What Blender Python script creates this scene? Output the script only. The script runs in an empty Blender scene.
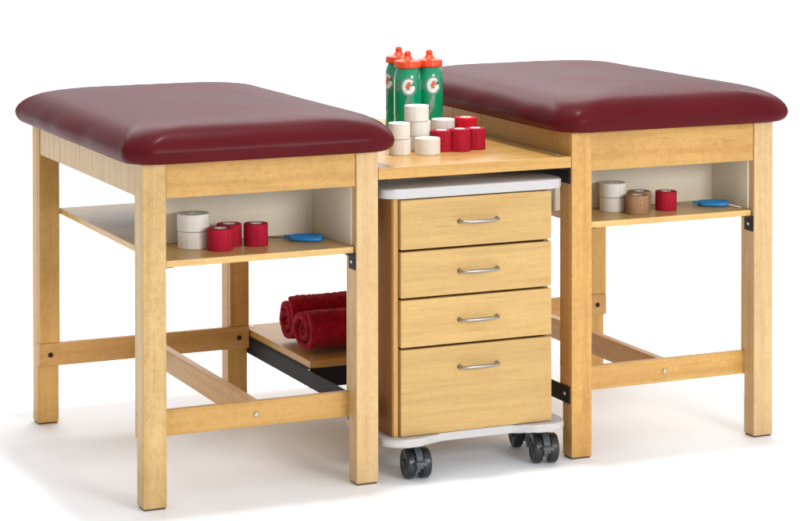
import bpy, bmesh, math, random
from mathutils import Vector, Matrix
random.seed(7)
sc = bpy.context.scene
PI = math.pi

# ---------------------------------------------------------------- camera
CP = Vector((-1.6838, -5.215, 1.5373))
YAW, PITCH, ROLL, F = -0.424, 0.0192, -0.001, 2376.65
fwd = Vector((-math.sin(YAW)*math.cos(PITCH), math.cos(YAW)*math.cos(PITCH), -math.sin(PITCH)))
rt = Vector((math.cos(YAW), math.sin(YAW), 0)); up = rt.cross(fwd)
r2 = rt*math.cos(ROLL)+up*math.sin(ROLL); u2 = -rt*math.sin(ROLL)+up*math.cos(ROLL)
cam = bpy.data.cameras.new("camera"); camo = bpy.data.objects.new("camera", cam)
sc.collection.objects.link(camo)
camo.matrix_world = Matrix((( r2.x, u2.x, -fwd.x, CP.x), (r2.y, u2.y, -fwd.y, CP.y), (r2.z, u2.z, -fwd.z, CP.z), (0, 0, 0, 1)))
cam.sensor_width = 36; cam.sensor_fit = 'HORIZONTAL'; cam.lens = F*36/800
cam.shift_x = -8.15/800; cam.shift_y = -370.47/800
cam.clip_start = .1; cam.clip_end = 300
sc.camera = camo

# ---------------------------------------------------------------- light: a bright white studio, two soft boxes and added background fill
w = bpy.data.worlds.new("World"); sc.world = w; w.use_nodes = True
bg = w.node_tree.nodes['Background']; bg.inputs[0].default_value = (1, 1, 1, 1); bg.inputs[1].default_value = .95
# world dimmed towards the left, added to keep left-facing sides darker
nt = w.node_tree; wc = nt.nodes.new('ShaderNodeTexCoord'); ws = nt.nodes.new('ShaderNodeSeparateXYZ'); wm = nt.nodes.new('ShaderNodeMapRange'); wr_ = nt.nodes.new('ShaderNodeCombineColor')
nt.links.new(wc.outputs['Generated'], ws.inputs[0]); nt.links.new(ws.outputs['X'], wm.inputs['Value'])
wm.interpolation_type = 'SMOOTHSTEP'; wm.inputs['From Min'].default_value = -.95; wm.inputs['From Max'].default_value = .15; wm.inputs['To Min'].default_value = .62; wm.inputs['To Max'].default_value = 1
for i, k_ in enumerate((.95, .985, 1.03)):
    mu_ = nt.nodes.new('ShaderNodeMath'); mu_.operation = 'MULTIPLY'; mu_.inputs[1].default_value = k_
    nt.links.new(wm.outputs[0], mu_.inputs[0]); nt.links.new(mu_.outputs[0], wr_.inputs[i])
nt.links.new(wr_.outputs[0], bg.inputs[0])
def area(name, loc, target, size, power, sy=None, col=(1, 1, 1)):
    l = bpy.data.lights.new(name, 'AREA'); l.shape = 'RECTANGLE'; l.size = size; l.size_y = sy or size
    l.energy = power; l.color = col
    o = bpy.data.objects.new(name, l); sc.collection.objects.link(o)
    o.location = loc; o.rotation_euler = (Vector(target)-Vector(loc)).to_track_quat('-Z', 'Y').to_euler()
    return o
area('softbox_overhead', (.85, .35, 6.2), (.9, .45, 0), .6, 225, .6)
for p in ((5, 8.5), (10.5, 10), (3, 13), (9, 17), (0, 10)): area('background_fill', (*p, 7), (*p, 0), 4, 260)  # added fill lamps out of view, whitening the far floor
area('softbox_front', (2.0, -4.8, 1.9), (.95, .2, .45), 1.6, 112, 1.0)
sc.view_settings.view_transform = 'Standard'; sc.view_settings.look = 'None'
sc.view_settings.exposure = 0; sc.view_settings.gamma = 1

# ---------------------------------------------------------------- materials
def mat(name, col, rough=.5, metal=0, spec=.5, coat=0, coat_r=.1, sheen=0):
    m = bpy.data.materials.new(name); m.use_nodes = True
    b = m.node_tree.nodes['Principled BSDF']
    b.inputs['Base Color'].default_value = (*col, 1); b.inputs['Roughness'].default_value = rough
    b.inputs['Metallic'].default_value = metal; b.inputs['Specular IOR Level'].default_value = spec
    b.inputs['Coat Weight'].default_value = coat; b.inputs['Coat Roughness'].default_value = coat_r
    b.inputs['Sheen Weight'].default_value = sheen
    return m
def N(m, t, **k):
    n = m.node_tree.nodes.new(t)
    for a, v in k.items(): setattr(n, a, v)
    return n
def lk(m, a, b): m.node_tree.links.new(a, b)
def bump(m, h, strength, dist, normal=None):
    b = N(m, 'ShaderNodeBump'); b.inputs['Strength'].default_value = strength; b.inputs['Distance'].default_value = dist
    lk(m, h, b.inputs['Height']); lk(m, b.outputs[0], m.node_tree.nodes['Principled BSDF'].inputs['Normal'])
def ramp(m, fac, stops):
    r = N(m, 'ShaderNodeValToRGB'); e = r.color_ramp.elements
    while len(e) < len(stops): e.new(.5)
    for i, (p, c) in enumerate(stops): e[i].position = p; e[i].color = (*c, 1)
    lk(m, fac, r.inputs[0]); return r.outputs[0]
def vmath(m, op, a, b=None, val=None):
    n = N(m, 'ShaderNodeVectorMath', operation=op); lk(m, a, n.inputs[0])
    if b is not None: lk(m, b, n.inputs[1])
    if val is not None: n.inputs[1].default_value = val
    return n.outputs[0]
def noise(m, vec, scale, detail=4, rough=.55, dist=0):
    n = N(m, 'ShaderNodeTexNoise'); n.inputs['Scale'].default_value = scale; n.inputs['Detail'].default_value = detail
    n.inputs['Roughness'].default_value = rough; n.inputs['Distortion'].default_value = dist
    lk(m, vec, n.inputs['Vector']); return n.outputs[0]
def mixc(m, fac, a, b, mode='MIX'):
    n = N(m, 'ShaderNodeMix', data_type='RGBA', blend_type=mode)
    if isinstance(fac, float): n.inputs[0].default_value = fac
    else: lk(m, fac, n.inputs[0])
    for s, v in ((n.inputs[6], a), (n.inputs[7], b)):
        if isinstance(v, tuple): s.default_value = (*v, 1)
        else: lk(m, v, s)
    return n.outputs[2]
WC = {}
def wood(axis, base, dark, rough=.38, fig=1.0):
    """maple with the grain along one axis; each piece of wood gets its own cut of the pattern"""
    key = (axis, base, dark, rough, fig)
    if key in WC: return WC[key]
    m = mat('maple_wood', base, rough, spec=.3 if rough < .6 else .12, coat=.10 if rough < .6 else 0, coat_r=.22)
    tc = N(m, 'ShaderNodeTexCoord'); oi = N(m, 'ShaderNodeObjectInfo')
    mu = N(m, 'ShaderNodeMath', operation='MULTIPLY'); mu.inputs[1].default_value = 37.0; lk(m, oi.outputs['Random'], mu.inputs[0])
    cx = N(m, 'ShaderNodeCombineXYZ'); [lk(m, mu.outputs[0], cx.inputs[i]) for i in range(3)]
    p = vmath(m, 'ADD', tc.outputs['Object'], cx.outputs[0])
    s = [1, 1, 1]; s['xyz'.index(axis)] = .09
    pw = vmath(m, 'MULTIPLY', p, val=tuple(s))
    s2 = [1, 1, 1]; s2['xyz'.index(axis)] = .035
    pf = vmath(m, 'MULTIPLY', p, val=tuple(s2))
    s3 = [1, 1, 1]; s3['xyz'.index(axis)] = .4
    pb = vmath(m, 'MULTIPLY', p, val=tuple(s3))
    broad = noise(m, pw, 26, 3, .5, 1.2)
    fine = noise(m, pf, 210, 3, .6)
    blot = noise(m, pb, 9, 4, .65, .6)
    mid = tuple((a+b)/2 for a, b in zip(base, dark)); hi = tuple(min(1, a*1.09) for a in base)
    c1 = ramp(m, broad, [(.30, mid), (.46, base), (.60, hi), (.74, base)])
    bl = ramp(m, blot, [(.36, tuple(a*.62+b*.38 for a, b in zip(base, dark))), (.58, base)])
    c2 = mixc(m, min(1.0, .72*fig), c1, bl)
    fr = ramp(m, fine, [(.32, (.80, .76, .70)), (.52, (1, 1, 1))])
    c3 = mixc(m, .42, c2, fr, 'MULTIPLY')
    # cathedral figure
    wv = N(m, 'ShaderNodeTexWave', wave_type='RINGS', rings_direction='XYZ'['XYZ'.index(axis.upper())]); wv.inputs['Scale'].default_value = 9
    wv.inputs['Distortion'].default_value = 5; wv.inputs['Detail'].default_value = 3; wv.inputs['Detail Scale'].default_value = 1.2
    lk(m, pw, wv.inputs['Vector'])
    wr = ramp(m, wv.outputs['Fac'], [(.0, (.86, .80, .70)), (.35, (1, 1, 1))])
    c4 = mixc(m, .45*fig, c3, wr, 'MULTIPLY')
    # maple's short dark flecks
    s4 = [1, 1, 1]; s4['xyz'.index(axis)] = .16
    tk = noise(m, vmath(m, 'MULTIPLY', p, val=tuple(s4)), 520, 1, .4)
    c4 = mixc(m, .3, c4, ramp(m, tk, [(.25, (.70, .55, .38)), (.38, (1, 1, 1))]), 'MULTIPLY')
    curl = noise(m, vmath(m, 'MULTIPLY', p, val=tuple(1.0 if v == 1 else .9 for v in s)), 42, 3, .6, 1.5)
    c4 = mixc(m, .5*fig, c4, ramp(m, curl, [(.36, (.86, .79, .68)), (.55, (1, 1, 1)), (.7, (1.0, .97, .92))]), 'MULTIPLY')
    # small mineral flecks
    fl = noise(m, pw, 75, 2, .5); fk = ramp(m, fl, [(.22, (.62, .45, .28)), (.28, (1, 1, 1))])
    c5 = mixc(m, .4, c4, fk, 'MULTIPLY')
    hs = N(m, 'ShaderNodeHueSaturation'); mr = N(m, 'ShaderNodeMapRange'); mr.inputs['To Min'].default_value = .93; mr.inputs['To Max'].default_value = 1.05
    lk(m, oi.outputs['Random'], mr.inputs['Value']); lk(m, mr.outputs[0], hs.inputs['Value']); lk(m, c5, hs.inputs['Color'])
    b = m.node_tree.nodes['Principled BSDF']; lk(m, hs.outputs[0], b.inputs['Base Color'])
    rr = N(m, 'ShaderNodeMapRange'); rr.inputs['To Min'].default_value = rough-.08; rr.inputs['To Max'].default_value = rough+.14
    lk(m, blot, rr.inputs['Value']); lk(m, rr.outputs[0], b.inputs['Roughness'])
    bump(m, fine, .12, .0006)
    WC[key] = m; return m
PALE = ((.66, .445, .215), (.47, .275, .105))
YEL = ((.64, .43, .185), (.37, .23, .065))
HON = ((.60, .345, .100), (.42, .21, .055))
ORG = ((.60, .335, .105), (.41, .20, .05))
LAM = ((.58, .37, .135), (.49, .295, .09))
BRN_SHADE = ((.34, .155, .047), (.23, .095, .026))  # maple darkened to brown for the cart's shaded side

def vinyl():
    m = mat('burgundy_vinyl', (.095, .007, .014), .33, spec=.10, coat=.04, coat_r=.22)
    m.node_tree.nodes['Principled BSDF'].inputs['IOR'].default_value = 1.30
    tc = N(m, 'ShaderNodeTexCoord')
    n1 = noise(m, tc.outputs['Object'], 3.5, 3, .5)
    c = ramp(m, n1, [(.35, (.078, .0062, .0085)), (.65, (.097, .0080, .0110))])
    b = m.node_tree.nodes['Principled BSDF']; lk(m, c, b.inputs['Base Color'])
    vo = N(m, 'ShaderNodeTexVoronoi'); vo.inputs['Scale'].default_value = 620; lk(m, tc.outputs['Object'], vo.inputs['Vector'])
    n2 = noise(m, tc.outputs['Object'], 14, 3, .5)
    ad = N(m, 'ShaderNodeMath', operation='MULTIPLY_ADD'); ad.inputs[1].default_value = .12; lk(m, vo.outputs['Distance'], ad.inputs[0]); lk(m, n2, ad.inputs[2])
    bump(m, ad.outputs[0], .35, .0016)
    rr = N(m, 'ShaderNodeMapRange'); rr.inputs['To Min'].default_value = .30; rr.inputs['To Max'].default_value = .42
    lk(m, n1, rr.inputs['Value']); lk(m, rr.outputs[0], b.inputs['Roughness'])
    return m
VINYL = vinyl()
BLACK = mat('black_powder_coat', (.010, .010, .011), .55, spec=.25)
BLKPL = mat('black_plastic', (.014, .015, .017), .32)
GRYPL = mat('dark_grey_plastic', (.08, .085, .09), .4)
SCREW = mat('screw_steel', (.62, .62, .60), .3, 1)
DKBOLT = mat('dark_bolt', (.02, .016, .014), .35, .6)
PULL = mat('brushed_pewter', (.36, .34, .31), .34, 1)
STEEL = mat('scissor_steel', (.45, .43, .42), .3, 1)
BLUE = mat('blue_plastic', (.02, .25, .60), .4)
def laminate(name, col, amp=.9, rough=.45):
    m = mat(name, col, rough); tc = N(m, 'ShaderNodeTexCoord')
    n = noise(m, tc.outputs['Object'], 160, 3, .7)
    c = ramp(m, n, [(.35, tuple(a*amp for a in col)), (.6, col)])
    lk(m, c, m.node_tree.nodes['Principled BSDF'].inputs['Base Color']); return m
LINER = laminate('grey_beige_laminate', (.80, .72, .56), .96, .5)
SLAB = laminate('pale_grey_laminate', (.52, .50, .485), .97, .35)
def tape_mat(name, col, woven, dark):
    m = mat(name, col, .8, spec=.3); tc = N(m, 'ShaderNodeTexCoord')
    n = noise(m, vmath(m, 'MULTIPLY', tc.outputs['Object'], val=(1, 1, 2.2 if woven else .5)), 260 if woven else 90, 3, .65)
    c = ramp(m, n, [(.34, dark), (.6, col)])
    lk(m, c, m.node_tree.nodes['Principled BSDF'].inputs['Base Color'])
    bump(m, n, .6 if woven else .15, .0012); return m
T_WHITE = tape_mat('white_cloth_tape', (.80, .765, .69), False, (.76, .72, .63))
T_RED = tape_mat('red_cohesive_wrap', (.50, .008, .035), True, (.30, .002, .014))
T_BRED = tape_mat('bright_red_wrap', (.72, .006, .022), True, (.52, .003, .012))
T_TAN = tape_mat('tan_cohesive_wrap', (.42, .235, .125), True, (.28, .145, .07))
CORE = mat('paper_core', (.80, .77, .72), .8)
GREEN = mat('green_squeeze_plastic', (.0, .30, .125), .18, spec=.5, coat=.35, coat_r=.08)
ORANGE = mat('orange_cap_plastic', (.80, .062, .008), .36)
LOGO_W = mat('white_print', (.82, .83, .82), .3); LOGO_G = mat('silver_print', (.20, .30, .26), .3); LOGO_D = mat('dark_print', (.015, .04, .03), .3)
LOGO_O = mat('orange_print', (.80, .11, .02), .3)
def towel_mat():
    m = mat('red_terry', (.3, .004, .012), .95, spec=.1, sheen=.08); tc = N(m, 'ShaderNodeTexCoord')
    n = noise(m, tc.outputs['Object'], 330, 2, .7); n2 = noise(m, tc.outputs['Object'], 38, 4, .6)
    c = ramp(m, n, [(.38, (.07, .001, .003)), (.60, (.60, .009, .028))])
    c2 = mixc(m, .4, c, ramp(m, n2, [(.38, (.13, .001, .005)), (.65, (.58, .009, .03))]))
    lk(m, c2, m.node_tree.nodes['Principled BSDF'].inputs['Base Color'])
    bump(m, n, .9, .003); return m
TERRY = towel_mat()

# ---------------------------------------------------------------- mesh helpers
def link(name, bm, m, parent=None, smooth=False, loc=None):
    me = bpy.data.meshes.new(name); bm.normal_update(); bm.to_mesh(me); bm.free()
    for x in (m if isinstance(m, (list, tuple)) else [m]): me.materials.append(x)
    if smooth:
        for p in me.polygons: p.use_smooth = True
    o = bpy.data.objects.new(name, me); sc.collection.objects.link(o)
    if parent: o.parent = parent
    if loc: o.location = loc
    return o
def smooth_by_angle(o, deg=35):
    me = o.data; me.set_sharp_from_angle(angle=math.radians(deg))
    for p in me.polygons: p.use_smooth = True
def box(bm, x0, x1, y0, y1, z0, z1, bev=.0015, seg=2, mi=0):
    t = bmesh.new()
    vs = [t.verts.new((x, y, z)) for x in (x0, x1) for y in (y0, y1) for z in (z0, z1)]
    for f in ((0, 1, 3, 2), (4, 6, 7, 5), (0, 4, 5, 1), (2, 3, 7, 6), (0, 2, 6, 4), (1, 5, 7, 3)):
        t.faces.new([vs[i] for i in f])
    if bev: bmesh.ops.bevel(t, geom=t.edges[:], offset=bev, segments=seg, affect='EDGES', profile=.6)
    add(bm, t, mi)
def add(bm, t, mi=0, M=None):
    if M is not None: bmesh.ops.transform(t, matrix=M, verts=t.verts)
    bmesh.ops.recalc_face_normals(t, faces=t.faces)
    d = {}
    for v in t.verts: d[v] = bm.verts.new(v.co)
    for f in t.faces:
        g = bm.faces.new([d[v] for v in f.verts]); g.material_index = mi; g.smooth = f.smooth
    t.free()
def BX(name, dims, m, parent, bev=.0015):
    bm = bmesh.new(); box(bm, *dims, bev=bev); return link(name, bm, m, parent)
def lathe(bm, prof, seg=48, M=None, mi=0, cap0=True, cap1=True):
    t = bmesh.new(); rings = []
    for r, z in prof:
        rings.append([t.verts.new((r*math.cos(2*PI*i/seg), r*math.sin(2*PI*i/seg), z)) for i in range(seg)])
    for a, b in zip(rings, rings[1:]):
        for i in range(seg): t.faces.new((a[i], a[(i+1) % seg], b[(i+1) % seg], b[i]))
    if cap0: t.faces.new(rings[0][::-1])
    if cap1: t.faces.new(rings[-1])
    add(bm, t, mi, M)
def prism(bm, pts, z0, z1, bev=0, M=None, mi=0, seg=3):
    t = bmesh.new(); b = [t.verts.new((x, y, z0)) for x, y in pts]; c = [t.verts.new((x, y, z1)) for x, y in pts]
    n = len(pts); t.faces.new(b[::-1]); t.faces.new(c)
    for i in range(n): t.faces.new((b[i], b[(i+1) % n], c[(i+1) % n], c[i]))
    if bev:
        es = [e for e in t.edges if abs(e.verts[0].co.z-e.verts[1].co.z) < 1e-6]
        bmesh.ops.bevel(t, geom=es, offset=bev, segments=seg, affect='EDGES', profile=.5)
    add(bm, t, mi, M)
def tube(bm, pts, rad, seg=12, closed=False, M=None, flat=1.0, mi=0):
    t = bmesh.new(); n = len(pts); P = [Vector(p) for p in pts]; rings = []
    up = Vector((0, 0, 1))
    for i in range(n):
        a = P[(i-1) % n] if (closed or i) else P[i]; b = P[(i+1) % n] if (closed or i < n-1) else P[i]
        d = (b-a).normalized(); s = d.cross(up); s = s.normalized() if s.length > .05 else Vector((1, 0, 0)); q = s.cross(d)
        r = rad[i] if isinstance(rad, (list, tuple)) else rad
        rings.append([t.verts.new(P[i]+s*r*math.cos(2*PI*k/seg)+q*r*flat*math.sin(2*PI*k/seg)) for k in range(seg)])
    for i in range(n if closed else n-1):
        A, B = rings[i], rings[(i+1) % n]
        for k in range(seg): t.faces.new((A[k], A[(k+1) % seg], B[(k+1) % seg], B[k]))
    if not closed: t.faces.new(rings[0][::-1]); t.faces.new(rings[-1])
    add(bm, t, mi, M)
def empty(name, loc, label, cat, group=None, rz=0):
    o = bpy.data.objects.new(name, None); o.empty_display_size = .05; sc.collection.objects.link(o)
    o.location = loc; o.rotation_euler = (0, 0, rz)
    tag(o, label, cat, group); return o
def tag(o, label, cat, group=None):
    o['label'] = label; o['category'] = cat
    if group: o['group'] = group
def dome_bolt(parent, loc, axis, m, r=.0065, h=.004, name='bolt'):
    """a domed bolt head with a hex socket, facing -y or -x"""
    bm = bmesh.new()
    prof = [(r, 0), (r, h*.3), (r*.85, h*.72), (r*.55, h), (r*.38, h), (r*.36, h*.45)]
    lathe(bm, prof, 20)
    M = Matrix.Rotation(PI/2, 4, 'X') if axis == 'y' else Matrix.Rotation(-PI/2, 4, 'Y')
    bmesh.ops.transform(bm, matrix=M, verts=bm.verts)
    return link(name, bm, m, parent, True, loc)

# ---------------------------------------------------------------- floor
bm = bmesh.new(); nx = 24
gv = [[bm.verts.new((-60+120*i/nx, -60+120*j/nx, 0)) for j in range(nx+1)] for i in range(nx+1)]
for i in range(nx):
    for j in range(nx): bm.faces.new((gv[i][j], gv[i+1][j], gv[i+1][j+1], gv[i][j+1]))
FL = mat('white_studio_floor', (.94, .945, .95), .6, spec=.25)
tc = N(FL, 'ShaderNodeTexCoord'); lk(FL, ramp(FL, noise(FL, tc.outputs['Object'], 2, 3), [(.3, (.955, .96, .965)), (.7, (.965, .97, .975))]), FL.node_tree.nodes['Principled BSDF'].inputs['Base Color'])
fo = link('floor', bm, FL); fo['kind'] = 'structure'

# ---------------------------------------------------------------- the treatment tables
W, G, D, S, S1, T = .5907, .5262, .951, .057, .0492, .0163
LX = W+G
ZB, ZT = .157, .218          # stretchers
ZA = .720                    # apron bottom

def cushion(parent, ztop_frame, seed):
    """upholstered pad: soft bulging sides, a wide shoulder and a slightly crowned top"""
    rnd = random.Random(seed)
    o = .044; x0, x1, y0, y1 = -o, W+o, -o, D+o; R0 = .068
    # (inset, height above the frame)
    prof = [(.018, .0), (.009, .0015), (.003, .006), (-.001, .014), (-.003, .024), (-.002, .034), (.002, .044), (.008, .0530),
            (.0165, .0620), (.028, .0705), (.043, .0780), (.062, .0840), (.088, .0890), (.12, .0925), (.155, .0950), (.20, .0965)]
    def outline(ins):
        pts = []; r = R0+ins*.55 if ins < .1 else R0+.055+(ins-.1)*.15
        X0, X1, Y0, Y1 = x0+ins, x1-ins, y0+ins, y1-ins
        r = min(r, (X1-X0)/2*.95)
        cs = [(X1-r, Y0+r, -PI/2), (X1-r, Y1-r, 0), (X0+r, Y1-r, PI/2), (X0+r, Y0+r, PI)]
        nc, ns = 12, (26, 16, 26, 16)
        for k, (cx, cy, a0) in enumerate(cs):
            for i in range(nc+1):
                a = a0+PI/2*i/nc; pts.append((cx+r*math.cos(a), cy+r*math.sin(a)))
            nxt = cs[(k+1) % 4]; b = (nxt[0]+r*math.cos(nxt[2]), nxt[1]+r*math.sin(nxt[2])); a = pts[-1]
            for i in range(1, ns[k]): pts.append((a[0]+(b[0]-a[0])*i/ns[k], a[1]+(b[1]-a[1])*i/ns[k]))
        return pts
    ph = [rnd.uniform(0, 6.28) for _ in range(8)]
    t = bmesh.new(); rings = []
    for ins, h in prof:
        ring = []
        for i, (x, y) in enumerate(outline(ins)):
            n = len(outline(0)) if not rings else len(rings[0])
            a = 2*PI*i/n
            wob = math.sin(9*a+ph[0])*.5+math.sin(17*a+ph[1])*.45+math.sin(31*a+ph[2])*.25
            k = max(0, 1-abs(h-.030)/.038)
            cxx, cyy = (x-(x0+x1)/2), (y-(y0+y1)/2); L = math.hypot(cxx, cyy)+1e-6
            # the vinyl pulls in at the corners
            ring.append(t.verts.new((x+cxx/L*wob*.0034*k, y+cyy/L*wob*.0034*k, ztop_frame+h+wob*.0013*min(1, k+.25)*(0 if h < .003 else 1))))
        rings.append(ring)
    for A, B in zip(rings, rings[1:]):
        n = len(A)
        for i in range(n): t.faces.new((A[i], A[(i+1) % n], B[(i+1) % n], B[i]))
    t.faces.new(rings[-1]); t.faces.new(rings[0][::-1])
    bm = bmesh.new(); add(bm, t)
    return link('cushion', bm, VINYL, parent, True)

def leg(parent, x0, back, m, ztop, base_m):
    bm = bmesh.new()
    ya, yb = (0, S1) if not back else (D-S1, D)
    box(bm, x0, x0+S, ya, yb, .004, ztop, .003, 3)
    # the second layer of the leg sits on the end of the stretcher
    if not back: box(bm, x0+.0008, x0+S-.0008, S1+.0003, S1+T, ZT+.0006, ztop-.001, .0018)
    else: box(bm, x0+.0008, x0+S-.0008, D-S1-T, D-S1-.0003, ZT+.0006, ztop-.001, .0018)
    o = link('leg', bm, m, parent)
    bm = bmesh.new(); box(bm, x0+.003, x0+S-.003, ya+.003, yb-.003, 0, .0045, .001); link('foot_glide', bm, base_m, o)
    return o
def stretcher(name, dims, m, parent, knot=None):
    bm = bmesh.new(); box(bm, *dims, bev=.003, seg=3); return link(name, bm, m, parent)
GLIDE = mat('brown_felt_glide', (.10, .055, .03), .8)

def shelf_bracket(parent, x, y0, y1, z0, z1, side):
    """black angle: one flange screwed to the leg, one under the shelf"""
    bm = bmesh.new()
    if side > 0: xa, xb, xf = x-.0032, x-.0004, x-.022      # on the left face of a right-hand leg
    else: xa, xb, xf = x+.0004, x+.0032, x+.022
    box(bm, xa, xb, y0, y1, z0, z1-.0005, .0006)
    box(bm, min(xf, xa), max(xf, xb), y0, y1, z1-.0032, z1-.0004, .0006)
    o = link('bracket', bm, BLACK, parent)
    dome_bolt(o, ((xa if side > 0 else xb), (y0+y1)/2, (z0+z1)/2-.002), 'x', SCREW, .0048, .003, 'screw')
    if side < 0: o.children[0].rotation_euler = (0, PI, 0)
    return o

def table(X, label, zt, zs, lx, ly, mats, seed):
    """zt frame height, zs top of shelf, (lx, ly) inner corner of the grey liner"""
    t = empty('treatment_table', (X, 0, 0), label, 'treatment table', 'padded treatment tables of the workstation')
    cushion(t, zt, seed)
    fl, fr, bl, br = mats
    leg(t, 0, False, wood('z', *fl, fig=1.3), zt-.001, GLIDE); leg(t, W-S, False, wood('z', *fr, fig=.8), zt-.001, GLIDE)
    leg(t, 0, True, wood('z', *bl), zt-.001, GLIDE); leg(t, W-S, True, wood('z', *br), zt-.001, GLIDE)
    # aprons
    bm = bmesh.new(); box(bm, S+.0008, W-S-.0008, .004, .024, ZA, zt-.0012, .0015); link('front_apron', bm, wood('x', *HON, fig=1.25), t)
    bm = bmesh.new(); box(bm, S+.0008, W-S-.0008, D-.024, D-.004, ZA, zt-.0012, .0015); link('back_apron', bm, wood('x', *HON), t)
    for xa, xb in ((.0035, .0235), (W-.0235, W-.0035)):
        bm = bmesh.new(); ys = [S1+T+.001, .110, .52, .70, .795, D-S1-T-.001]
        for a, b in zip(ys, ys[1:]): box(bm, xa, xb, a+.0009, b-.0009, ZA+.0005, zt-.0013, .0009, 1)
        link('side_apron', bm, wood('z' if (xa < .1 and X == 0) else 'y', *(PALE if X == 0 else HON), fig=.8), t)
    # stretchers
    s = stretcher('front_stretcher', (0.0006, W-.0006, S1+.0004, S1+T, ZB, ZT), wood('x', *HON), t)
    # the bolt shows on the front face of the stretcher
    dome_bolt(s, (W/2+.0, S1-.0001, .186), 'y', SCREW, .0062, .0045)
    s = stretcher('back_stretcher', (0, W, D-S1-T-.0005, D-S1-.0005, ZB, ZT), wood('x', *ORG), t)
    for bx_ in (.03, W-.03): dome_bolt(s, (bx_, D-S1-T-.0005, .187), 'y', DKBOLT, .0068, .004)
    stretcher('centre_stretcher', (W/2-.0115, W/2+.0115, S1+T+.0003, D-S1-T-.0008, ZB+.001, ZT-.001), wood('y', *ORG), t)
    # shelf between the legs
    bm = bmesh.new(); box(bm, S+.003, W-S-.0036, .010, D-.05, zs-.0155, zs, .0012)
    link('shelf', bm, wood('x', (.70, .45, .165), (.52, .30, .09), rough=.30, fig=.7), t)
    for y0, y1 in ((.004, .042), (D-.045, D-.008)):
        shelf_bracket(t, S, y0+.014, y1, zs-.0155-.040, zs-.0155, -1)
        shelf_bracket(t, W-S, y0, y1, zs-.0155-.040, zs-.0155, 1)
    # grey laminate liner behind the open front of the shelf
    bm = bmesh.new(); box(bm, S+.002, lx, ly, ly+.012, zs+.0006, zt-.002, .0008); link('back_panel', bm, LINER, t)
    bm = bmesh.new()
    # the side panel runs from the inner corner to the right-hand leg
    a = Vector((lx-.0005, ly+.012, 0)); b = Vector((W-S-.004, .026, 0))
    d = (b-a).normalized(); nrm = Vector((-d.y, d.x, 0))*.010
    pts = [(a.x, a.y), (b.x, b.y), (b.x+nrm.x, b.y+nrm.y), (a.x+nrm.x, a.y+nrm.y)]
    prism(bm, pts, zs+.0006, zt-.002); link('side_panel', bm, LINER, t)
    return t
ta = table(0, 'left treatment table with burgundy vinyl cushion, maple legs and the towels beyond its stretchers', .803, .574, .515, .235, (YEL, PALE, HON, HON), 3)
tb = table(LX, 'right treatment table with burgundy vinyl cushion, the one with tan wrap on its shelf', .820, .591, .530, .200, (HON, PALE, HON, HON), 11)

# ---------------------------------------------------------------- bridge board and low shelf between the tables
br = empty('bridge_shelf', (LX-G/2, 0, .732), 'maple bridge board between the two tables, carrying bottles and tape rolls over the drawer cart', 'shelf')
def B(name, x0, x1, y0, y1, z0, z1, m, par, ox, oz, bev=.0015):
    bm = bmesh.new(); box(bm, x0-ox, x1-ox, y0, y1, z0-oz, z1-oz, bev); return link(name, bm, m, par)
B('board', W+.0012, LX-.0012, .001, D-.002, .732, .760, wood('x', *HON, rough=.26, fig=.8), br, LX-G/2, .732, .0018)
for sx in (-1, 1):
    xw = W+.0006 if sx < 0 else LX-.0006
    bm = bmesh.new(); ox = LX-G/2
    a, b = (xw, xw+.003) if sx < 0 else (xw-.003, xw)
    box(bm, a-ox, b-ox, .006, .90, .690-.732, -.0006, .0006)
    a2, b2 = (xw, xw+.03) if sx < 0 else (xw-.03, xw)
    box(bm, a2-ox, b2-ox, .006, .90, -.0038, -.0008, .0006)
    link('support_rail', bm, BLACK, br)
# screw heads on the board near its right edge
for y in (.035,):
    bm = bmesh.new(); lathe(bm, [(.0055, 0), (.0055, .0012), (.004, .0022)], 16); link('screw', bm, SCREW, br, True, (LX-.022-ox, y, .7602-.732))

lw = empty('low_shelf', (LX-G/2, .7, .139), 'low maple shelf on black steel rails at the back between the tables, holding rolled towels', 'shelf')
B('board', W+.004, LX-.004, .45, D+.004, .1866, .2055, wood('x', *HON, rough=.36, fig=.8), lw, LX-G/2, .139).location = (0, -.7, 0)
for sx in (-1, 1):
    xw = W+.0006 if sx < 0 else LX-.0006
    a, b = (xw, xw+.0032) if sx < 0 else (xw-.0032, xw)
    bm = bmesh.new(); box(bm, a-ox, b-ox, .008-.7, D-.004-.7, 0, .0425, .0006)
    a2, b2 = (xw, xw+.028) if sx < 0 else (xw-.028, xw)
    box(bm, a2-ox, b2-ox, .458-.7, D-.004-.7, .0435, .0470, .0006)
    r = link('rail', bm, BLACK, lw)
    for y in (.030,):
        s = dome_bolt(r, ((b if sx < 0 else a)-ox, y-.7, .0225), 'x', SCREW, .0052, .0035, 'screw')
        if sx < 0: s.rotation_euler = (0, PI, 0)
bm = bmesh.new(); box(bm, W+.0045-ox, LX-.0045-ox, .4515-.7, .4545-.7, -.004, .0470, .0006)
link('cross_rail', bm, BLACK, lw)
# flat-head screws in the low shelf
for x, y in ((W+.022, .475), (W+.022, D-.03)):
    bm = bmesh.new(); lathe(bm, [(.006, 0), (.006, .001), (.0045, .0018)], 16); link('screw', bm, SCREW, lw, True, (x-ox, y-.7, .2057-.139))

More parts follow.
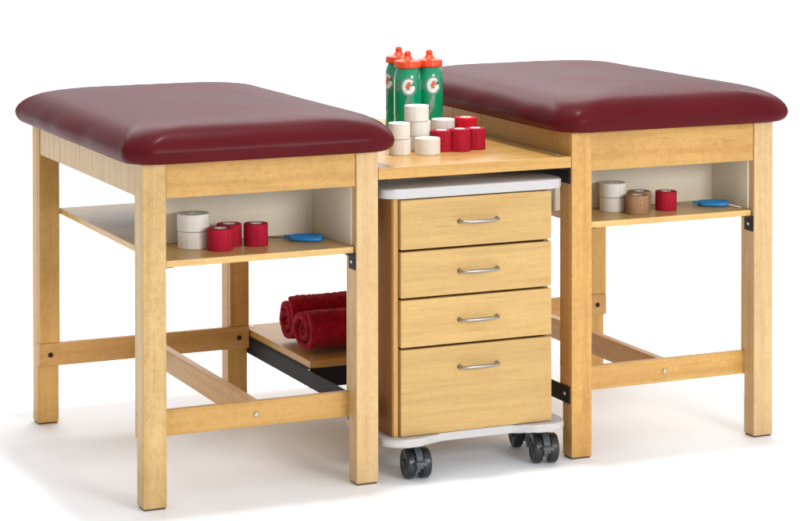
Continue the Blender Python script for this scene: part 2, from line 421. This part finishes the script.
# ---------------------------------------------------------------- drawer cart
CX = .850
cart = empty('drawer_cart', (CX, .2, 0), 'rolling cart with four maple drawers, pale grey top and black casters under the bridge board', 'cart')
def CB(name, x0, x1, y0, y1, z0, z1, m, par=None, bev=.0012):
    bm = bmesh.new(); box(bm, x0-CX, x1-CX, y0-.2, y1-.2, z0, z1, bev); return link(name, bm, m, par or cart)
def slab_outline(x0, x1, y0, y1, r, wav):
    pts = []
    def arc(cx, cy, a0):
        for i in range(9): a = a0+PI/2*i/8; pts.append((cx+r*math.cos(a), cy+r*math.sin(a)))
    arc(x1-r, y1-r, 0); arc(x0+r, y1-r, PI/2); arc(x0+r, y0+r, PI)
    xa, xb = x0+r, x1-r
    for i in range(1, 40):
        u = i/40; x = xa+(xb-xa)*u
        k = 1/(1+math.exp(-(u-.17)*38))*(1/(1+math.exp((u-.83)*38)))
        pts.append((x, y0+wav*k))
    arc(x1-r, y0+r, -PI/2)
    return pts
bm = bmesh.new(); pts = [(x-CX, y-.2) for x, y in slab_outline(.600, 1.098, -.012, .272, .045, .0)]
prism(bm, pts, .684, .7065, .004); smooth_by_angle(link('top_slab', bm, SLAB, cart))
bm = bmesh.new(); pts = [(x-CX, y-.2) for x, y in slab_outline(.602, 1.098, -.030, .272, .05, .028)]
prism(bm, pts, .086, .1055, .005); smooth_by_angle(link('base_slab', bm, SLAB, cart))
# carcass
bm = bmesh.new()
for d in ((.632, .6445, .004, .262, .1062, .6835), (1.0435, 1.0555, .012, .262, .1062, .6835), (.645, 1.043, .25, .262, .1062, .6835),
          (.645, 1.043, .014, .249, .1062, .118), (.645, 1.043, .014, .249, .671, .6835)):
    box(bm, d[0]-CX, d[1]-CX, d[2]-.2, d[3]-.2, d[4], d[5], .0008)
link('carcass', bm, wood('z', *ORG, fig=.6), cart)
CB('side_panel', .6285, .6318, .006, .260, .1064, .683, wood('z', *BRN_SHADE, rough=.62, fig=.6), None, .0006)  # thin sheet with the left side's shade put into its colour
for z0, z1, hz in ((.5595, .6795, .620), (.4425, .5535, .4985), (.3225, .4365, .380), (.1075, .3165, .2645)):
    d = CB('drawer', .6475, 1.0565, -.006, .012, z0, z1, wood('x', *LAM, rough=.42, fig=.45), None, .0012)
    CB('box', .66, 1.03, .0125, .245, z0+.012, z1-.02, wood('x', *ORG, fig=.6), d)
    bm = bmesh.new(); xa, xb = .803, .905
    # bowed pull: two feet and an arched bar thicker in the middle
    pts, rad = [], []
    for i in range(21):
        u = i/20; x = xa-.002+(xb-xa+.004)*u
        y = -.008-.019*math.sin(PI*min(1, max(0, u)))**.16
        pts.append((x-CX, y-.2, hz)); rad.append(.0031+.0016*math.sin(PI*u))
    tube(bm, pts, rad, 12, flat=1.0)
    for x in (xa, xb):
        lathe(bm, [(.0056, 0), (.0056, .0015), (.0038, .004), (.0034, .010)], 16, Matrix.Translation((x-CX, -.0062-.2, hz)) @ Matrix.Rotation(PI/2, 4, 'X'))
    link('handle', bm, PULL, d, True)

def caster(x, y, rz):
    """twin-wheel caster: stem, hood, two wheels with hubs, brake pedal"""
    c = bpy.data.objects.new('caster', None)
    bm = bmesh.new(); Rw = .0362
    # hood: an arched shell over the wheels
    hood = []
    for i in range(15):
        a = math.radians(-8+196*i/14); hood.append((math.cos(a)*(Rw+.0035), math.sin(a)*(Rw+.0035)+Rw))
    inner = [(p*.86, (q-Rw)*.86+Rw) for p, q in hood][::-1]
    prism(bm, hood+inner, -.0085, .0085, .001, Matrix(((0, 0, 1, 0), (1, 0, 0, 0), (0, 1, 0, 0), (0, 0, 0, 1))))
    box(bm, -.0065, .0065, -.022, .022, .018, .058, .002)
    lathe(bm, [(.011, .068), (.011, .0835), (.006, .0855)], 20)
    box(bm, -.014, .014, -.054, -.030, .040, .050, .003, 3)     # brake pedal
    box(bm, -.018, .018, -.018, .018, .0835, .0858, .001)       # plate
    o = link('caster', bm, GRYPL, cart); o.location = (x-CX, y-.2, 0); o.rotation_euler = (0, 0, rz)
    for s in (-1, 1):
        bm = bmesh.new(); M = Matrix.Translation((s*.0092, 0, Rw)) @ Matrix.Rotation(s*PI/2, 4, 'Y')
        lathe(bm, [(Rw-.003, 0), (Rw, .003), (Rw, .017), (Rw-.003, .0215), (Rw-.009, .0235), (Rw-.0105, .0215), (.012, .0205), (.010, .0245), (.004, .0255)], 40, M)
        wh = link('wheel', bm, BLKPL, o); smooth_by_angle(wh, 30)
    return o
caster(.695, .012, math.radians(-8)); caster(1.045, .012, math.radians(-14))
caster(.648, .222, math.radians(150)); caster(1.070, .172, math.radians(170))

# ---------------------------------------------------------------- tape rolls
def roll_mesh(name, m, r, h, parent, woven):
    bm = bmesh.new(); ri = r*.50
    prof = [(ri, .0), (r-.0015, 0), (r, .0012), (r*1.004, h*.5), (r, h-.0012), (r-.0015, h), (ri, h)]
    seg = 56; t = bmesh.new(); rings = []
    rr = random.Random(int(r*1e5+h*1e6)+(7 if woven else 0)); ph = rr.uniform(0, 6)
    zs = [0, .001]+[h*k/14 for k in range(1, 14)]+[h-.001, h]
    P = [(ri, 0)]+[(r-.001 if (i == 0 or i == len(zs)-1) else r, z) for i, z in enumerate(zs)]+[(ri+.0003, h)]
    for j, (R_, z) in enumerate(P):
        ring = []
        for i in range(seg):
            a = 2*PI*i/seg; k = 1
            if woven and R_ > ri+.001: k = 1+.010*math.sin(3*a+ph+z*90)+rr.uniform(-.010, .010)
            elif R_ > ri+.001: k = 1+.003*math.sin(2*a+ph)
            ring.append(t.verts.new((R_*k*math.cos(a), R_*k*math.sin(a), z)))
        rings.append(ring)
    rings.append(rings[0])
    for A, C in zip(rings, rings[1:]):
        for i in range(seg): t.faces.new((A[i], A[(i+1) % seg], C[(i+1) % seg], C[i]))
    # the loose end of the tape
    a0 = rr.uniform(3.6, 5.2); pts = []
    for i in range(9): a = a0+i*.10; pts.append(((r+.0009)*math.cos(a), (r+.0009)*math.sin(a)))
    pts += [((r-.001)*math.cos(a0+i*.10), (r-.001)*math.sin(a0+i*.10)) for i in range(8, -1, -1)]
    add(bm, t); prism(bm, pts, .0012, h-.0012)
    o = link(name, bm, m, parent); smooth_by_angle(o, 40); return o
def tape(x, y, z, m, r, h, label, group, kind='tape_roll'):
    t = empty(kind, (x, y, z), label, 'tape roll' if kind == 'tape_roll' else 'bandage roll', group, random.uniform(0, 1.2) if 0 else 0)
    roll_mesh('tape', m, r, h, t, m is not T_WHITE)
    bm = bmesh.new(); rc = r*.5
    rh = rc*(.30 if m is T_WHITE else .42)
    lathe(bm, [(rh, .0004), (rc*.995, .0004), (rc*.995, h+.0006), (rh, h-.0006), (rh, .0004)], 40, cap0=False, cap1=False)
    smooth_by_angle(link('core', bm, CORE, t), 40)
    return t
g = 'rolls of tape and wrap piled on the bridge board'; ZB_ = .7603
R1, H1 = .0275, .0410
tape(0.7430, 0.2135, ZB_, T_WHITE, .0272, .039, 'white tape roll at the bottom of the leftmost two-roll stack on the bridge board', g)
tape(0.7415, 0.2140, ZB_+.0402, T_WHITE, .0272, .0395, 'white tape roll on top of the leftmost two-roll stack, by the left cushion corner', g)
tape(0.8190, 0.2650, ZB_, T_WHITE, .0285, .0375, 'white tape roll at the foot of the tallest stack, in front of the green bottles', g)
tape(0.8200, 0.2650, ZB_+.0387, T_WHITE, .0290, .037, 'white tape roll in the middle of the tallest stack before the green bottles', g)
tape(0.8120, 0.2630, ZB_+.0769, T_WHITE, .0308, .0385, 'white tape roll topmost of the tallest stack, overlapping a bottle', g)
tape(0.8090, 0.1915, ZB_, T_WHITE, .0312, H1, 'single white tape roll standing at the front of the bridge board', g)
tape(0.8685, 0.2345, ZB_, T_RED, .0275, H1*1.28, 'dark red wrap roll partly hidden behind the single front white roll', g, 'wrap_roll')
tape(0.9105, 0.2160, ZB_, T_RED, .0268, H1*1.36, 'dark red wrap roll in the middle of the front red row on the bridge board', g, 'wrap_roll')
tape(0.9630, 0.2350, ZB_, T_RED, .0262, H1*1.30, 'dark red wrap roll at the right end of the front red row on the bridge', g, 'wrap_roll')
tape(0.9070, 0.3070, ZB_, T_WHITE, .0290, .0335, 'white tape roll mostly hidden behind the front red row, under another white roll', g)
tape(0.9060, 0.3060, ZB_+.0347, T_WHITE, .0300, .037, 'white tape roll raised behind the red row, beside the bright red roll', g)
tape(0.9700, 0.3030, ZB_, T_RED, .0285, .0335, 'dark red wrap roll mostly hidden under the bright red roll', g, 'wrap_roll')
tape(0.9690, 0.3030, ZB_+.0347, T_BRED, .0290, .0385, 'bright red wrap roll on top, the most vivid one on the bridge board', g, 'wrap_roll')

g = 'rolls and scissors on the left table shelf'; Z = .5743
tape(.181, .165, Z, T_WHITE, .0385, .0405, 'wide white tape roll at the bottom of the stack on the left table shelf', g)
tape(.1795, .165, Z+.0417, T_WHITE, .0385, .0405, 'wide white tape roll on top of the stack on the left table shelf', g)
tape(.2255, .1035, Z, T_RED, .0305, .052, 'front red wrap roll nearest the white stack on the left table shelf', g, 'wrap_roll')
tape(.268, .158, Z, T_RED, .0300, .052, 'red wrap roll half hidden behind another red one on the left table shelf', g, 'wrap_roll')
tape(.3265, .131, Z, T_RED, .0292, .053, 'red wrap roll standing alone beside the blue scissors on the left table shelf', g, 'wrap_roll')
g = 'rolls on the right table shelf'; Z = .5913
tape(1.318, .150, Z, T_WHITE, .0345, .0360, 'white tape roll at the bottom of the stack on the right table shelf', g)
tape(1.317, .150, Z+.0372, T_WHITE, .0345, .0360, 'white tape roll on top of the stack on the right table shelf', g)
tape(1.350, .083, Z, T_TAN, .0290, .0480, 'tan wrap roll in front on the right table shelf', g, 'wrap_roll')
tape(1.385, .132, Z, T_TAN, .0290, .0490, 'tan wrap roll half hidden behind the front tan one', g, 'wrap_roll')
tape(1.449, .105, Z, T_RED, .0278, .0485, 'single red wrap roll on the right table shelf beside the tan rolls', g, 'wrap_roll')

# ---------------------------------------------------------------- scissors
def scissors(p0, p1, z, label):
    """blades point to p0, the finger loops end at p1; lying flat"""
    a = Vector((*p0, 0)); b = Vector((*p1, 0)); Lg = (b-a).length; ang = math.atan2((b-a).y, (b-a).x)
    t = empty('scissors', (a.x, a.y, z), label, 'scissors', 'blue handled scissors', ang)
    jx = Lg*.36
    for s in (-1, 1):
        bm = bmesh.new()
        pts = [(0, s*.004), (Lg*.12, s*.0065), (jx+.01, s*.007-.0), (jx+.012, -s*.004), (Lg*.10, s*.0005)]
        if s < 0: pts = pts[::-1]
        prism(bm, pts, .004+.0016*(s+1)/2, .0054+.0016*(s+1)/2, 0); link('blade', bm, STEEL, t)
        bm = bmesh.new(); loop = []
        cx, ex = jx+(Lg-jx)*.60, (Lg-jx)*.40
        for i in range(28):
            q = 2*PI*i/28; x = cx+ex*math.cos(q); y = s*(.0175+.0145*math.sin(q)*(.75+.25*math.cos(q)))
            loop.append((x, y, .0068))
        tube(bm, loop, .0044, 12, closed=True, flat=1.2)
        tube(bm, [(jx-.002, -s*.003, .0068), (jx+.014, s*.001, .0068), (jx+.03, s*.008, .0068)], [.0045, .0058, .0058], 12, flat=1.05)
        link('handle', bm, BLUE, t, True)
    bm = bmesh.new(); lathe(bm, [(.0042, .003), (.0042, .0088), (.003, .0098)], 16); link('pivot_screw', bm, SCREW, t, True, (jx-.001, 0, 0))
    return t
scissors((.375, .203), (.494, .124), .5742, 'blue handled scissors lying on the left table shelf, pointing at the red rolls')
scissors((1.507, .155), (1.628, .098), .5912, 'blue handled scissors lying on the right table shelf by its single red roll')

# ---------------------------------------------------------------- squeeze bottles
def bolt_shape():
    return [(-.10, .52), (.34, .58), (.12, .16), (.40, .20), (-.30, -.56), (-.08, -.04), (-.36, -.06)]
def on_cyl(pts3, R_, a0, zc, sc_):
    """flat print coordinates (u across, v up) wrapped on the bottle's side"""
    out = []
    for u, v, d in pts3:
        a = a0+u*sc_/R_; rr_ = R_+d; out.append((rr_*math.cos(a), rr_*math.sin(a), zc+v*sc_))
    return out
def print_patch(bm, poly, R_, a0, zc, s, d, mi=0):
    t = bmesh.new(); vs = [t.verts.new((u, v, 0)) for u, v in poly]; t.faces.new(vs)
    bmesh.ops.triangulate(t, faces=t.faces[:])
    for _ in range(2): bmesh.ops.subdivide_edges(t, edges=[e for e in t.edges if (e.verts[0].co-e.verts[1].co).length > .12], cuts=1)
    bmesh.ops.triangulate(t, faces=t.faces[:])
    for v in t.verts:
        x, y, z = on_cyl([(v.co.x, v.co.y, d)], R_, a0, zc, s)[0]; v.co = (x, y, z)
    d_ = {v: bm.verts.new(v.co) for v in t.verts}
    for f in t.faces:
        g_ = bm.faces.new([d_[v] for v in f.verts]); g_.material_index = mi
    t.free()
def ring_poly(bm, r0, r1, a_0, a_1, R_, ang, zc, s, d, n=30, tw=1.0):
    prev = None
    for i in range(n+1):
        a = a_0+(a_1-a_0)*i/n
        row = on_cyl([(r*math.cos(a)*.92, r*math.sin(a)*tw, d) for r in (r0, (r0+r1)/2, r1)], R_, ang, zc, s)
        row = [bm.verts.new(p) for p in row]
        if prev:
            for k in range(2): bm.faces.new((prev[k], prev[k+1], row[k+1], row[k]))
        prev = row
def bottle(x, y, face_deg, label, Rb=.0360):
    t = empty('squeeze_bottle', (x, y, .7603), label, 'bottle', 'green squeeze bottles on the bridge board')
    bm = bmesh.new()
    prof = [(.024, .002), (.027, 0), (Rb-.002, .002), (Rb, .007), (Rb, .055), (Rb-.0012, .064), (Rb, .074), (Rb, .166), (Rb-.001, .176), (Rb-.004, .186), (Rb-.0075, .1925), (Rb-.0085, .198)]
    lathe(bm, prof, 56); b_ = link('body', bm, GREEN, t); smooth_by_angle(b_, 50)
    # cap: knurled skirt, shoulder and a pull nozzle
    bm = bmesh.new(); seg = 72; tt = bmesh.new(); rings = []
    for r, z, kn in ((Rb-.0035, .195, 0), (Rb-.0015, .197, 1), (Rb-.0015, .209, 1), (Rb-.0030, .2125, 1), (Rb-.009, .2145, 0), (.0150, .2175, 0), (.0120, .2215, 0), (.0095, .2255, 0), (.0082, .2270, 0),
                     (.0094, .2285, 0), (.0094, .2325, 0), (.0074, .2365, 0), (.0036, .2390, 0)):
        rings.append([tt.verts.new(((r+(.0009 if (kn and (i//3) % 2) else 0))*math.cos(2*PI*i/seg), (r+(.0009 if (kn and (i//3) % 2) else 0))*math.sin(2*PI*i/seg), z)) for i in range(seg)])
    for A, C in zip(rings, rings[1:]):
        for i in range(seg): tt.faces.new((A[i], A[(i+1) % seg], C[(i+1) % seg], C[i]))
    tt.faces.new(rings[0][::-1]); tt.faces.new(rings[-1]); add(bm, tt)
    smooth_by_angle(link('cap', bm, ORANGE, t), 40)
    # printed emblem: silver ring, white round G, orange bolt, silver streak running down
    a = math.radians(face_deg); zc = .148; s = .0218
    bm = bmesh.new(); ring_poly(bm, .97, 1.13, 0, 2*PI, Rb, a, zc, s, .0003, 44)
    print_patch(bm, [(-.15, -1.2), (.30, -1.15), (.02, -2.1), (.22, -2.1), (-.62, -4.1), (-.38, -2.55), (-.62, -2.55)], Rb, a, zc, s, .00025)
    for p_ in ([(1.2, 1.25), (1.75, 2.0), (1.45, .8)], [(-1.25, .8), (-1.75, -.5), (-1.1, -.4)]): print_patch(bm, p_, Rb, a, zc, s, .00025)
    lb = link('emblem', bm, LOGO_G, t, True)
    bm = bmesh.new(); ring_poly(bm, .34, .84, math.radians(38), math.radians(352), Rb, a, zc, s, .0006, 40, 1.08)
    print_patch(bm, [(.10, .06), (.78, .06), (.80, -.30), (.62, -.55), (.42, -.50), (.42, -.22), (.10, -.22)], Rb, a, zc, s, .00065)
    link('letter', bm, LOGO_W, lb, True)
    bm = bmesh.new(); print_patch(bm, bolt_shape(), Rb, a, zc, s*1.0, .0010); link('lightning_bolt', bm, LOGO_O, lb, True)
    return t
# (direction of the camera as seen from the bottles is about 246 degrees)
bottle(.895, .560, 190, 'green squeeze bottle with orange cap, the tallest in the picture and furthest back')
bottle(.8625, .430, 249, 'green squeeze bottle with orange cap in front, behind the tallest white tape stack')
bottle(.930, .442, 262, 'green squeeze bottle with orange cap on the right, next to the right cushion')

# ---------------------------------------------------------------- rolled towels
def towel(x0, x1, y, z, r, label, seed, turns=3.4, flip=1, a_end=-1.0):
    t = empty('rolled_towel', (x0, y, z), label, 'towel', 'rolled dark red towels on the low shelf')
    rnd = random.Random(seed); bm = bmesh.new()
    nx_ = 90; th = r/(turns+.55); steps = int(turns*64)
    ph = [rnd.uniform(0, 6.28) for _ in range(6)]
    outer, inner = [], []
    for i in range(steps+1):
        u = i/steps; a = a_end-flip*(1-u)*turns*2*PI
        ro = r*(.16+.84*u); rr_ = ro*(1+.03*math.sin(2*a+ph[0])+.02*math.sin(5*a+ph[1]))
        ri_ = max(.002, rr_-th*.72)
        if u > .97: ri_ = rr_-th*.72*(1-(u-.97)/.03*.6)
        outer.append((rr_*math.cos(a), rr_*math.sin(a), a)); inner.append((ri_*math.cos(a), ri_*math.sin(a), a))
    loop = outer+inner[::-1]; n = len(loop); rows = []
    for k in range(nx_+1):
        v = k/nx_; x = (x1-x0)*v
        e = min(v, 1-v)*(x1-x0); pin = 1-.07*math.exp(-e/.006)
        row = []
        for j, (yy, zz, a) in enumerate(loop):
            dx = 0
            if k in (0, nx_): dx = (1 if k == 0 else -1)*(.003*math.sin(a*1.3+ph[2])+.004*math.sin(a*.5+ph[3]))
            nn = rnd.uniform(-.0017, .0017)
            q = 1+nn/max(r, .01)+.012*math.sin(9*v+ph[4]+a)
            fy, fz = yy*pin*q, zz*pin*q
            fz = r*.93+(fz if fz > 0 else fz*.93)      # sags a little on the shelf
            row.append(bm.verts.new((x+dx+rnd.uniform(-.0008, .0008), fy, max(fz, .0006+0*abs(nn)))))
        rows.append(row)
    for A, C in zip(rows, rows[1:]):
        for j in range(n): bm.faces.new((A[j], A[(j+1) % n], C[(j+1) % n], C[j]))
    m_ = len(outer)
    for row, rev in ((rows[0], 0), (rows[-1], 1)):
        for j in range(m_-1):
            q = [row[j], row[j+1], row[n-2-j], row[n-1-j]]
            bm.faces.new(q if rev else q[::-1])
    bmesh.ops.recalc_face_normals(bm, faces=bm.faces)
    link('terry_roll', bm, TERRY, t, True)
    return t
towel(.612, .99, .550, .2057, .0670, 'front rolled dark red towel on the low shelf, its spiral end nearest', 4, 2.4, flip=-1, a_end=2.2)
towel(.620, .99, .690, .2057, .0690, 'back rolled dark red towel on the low shelf, half behind the front one', 9, 2.5, flip=-1, a_end=1.9)
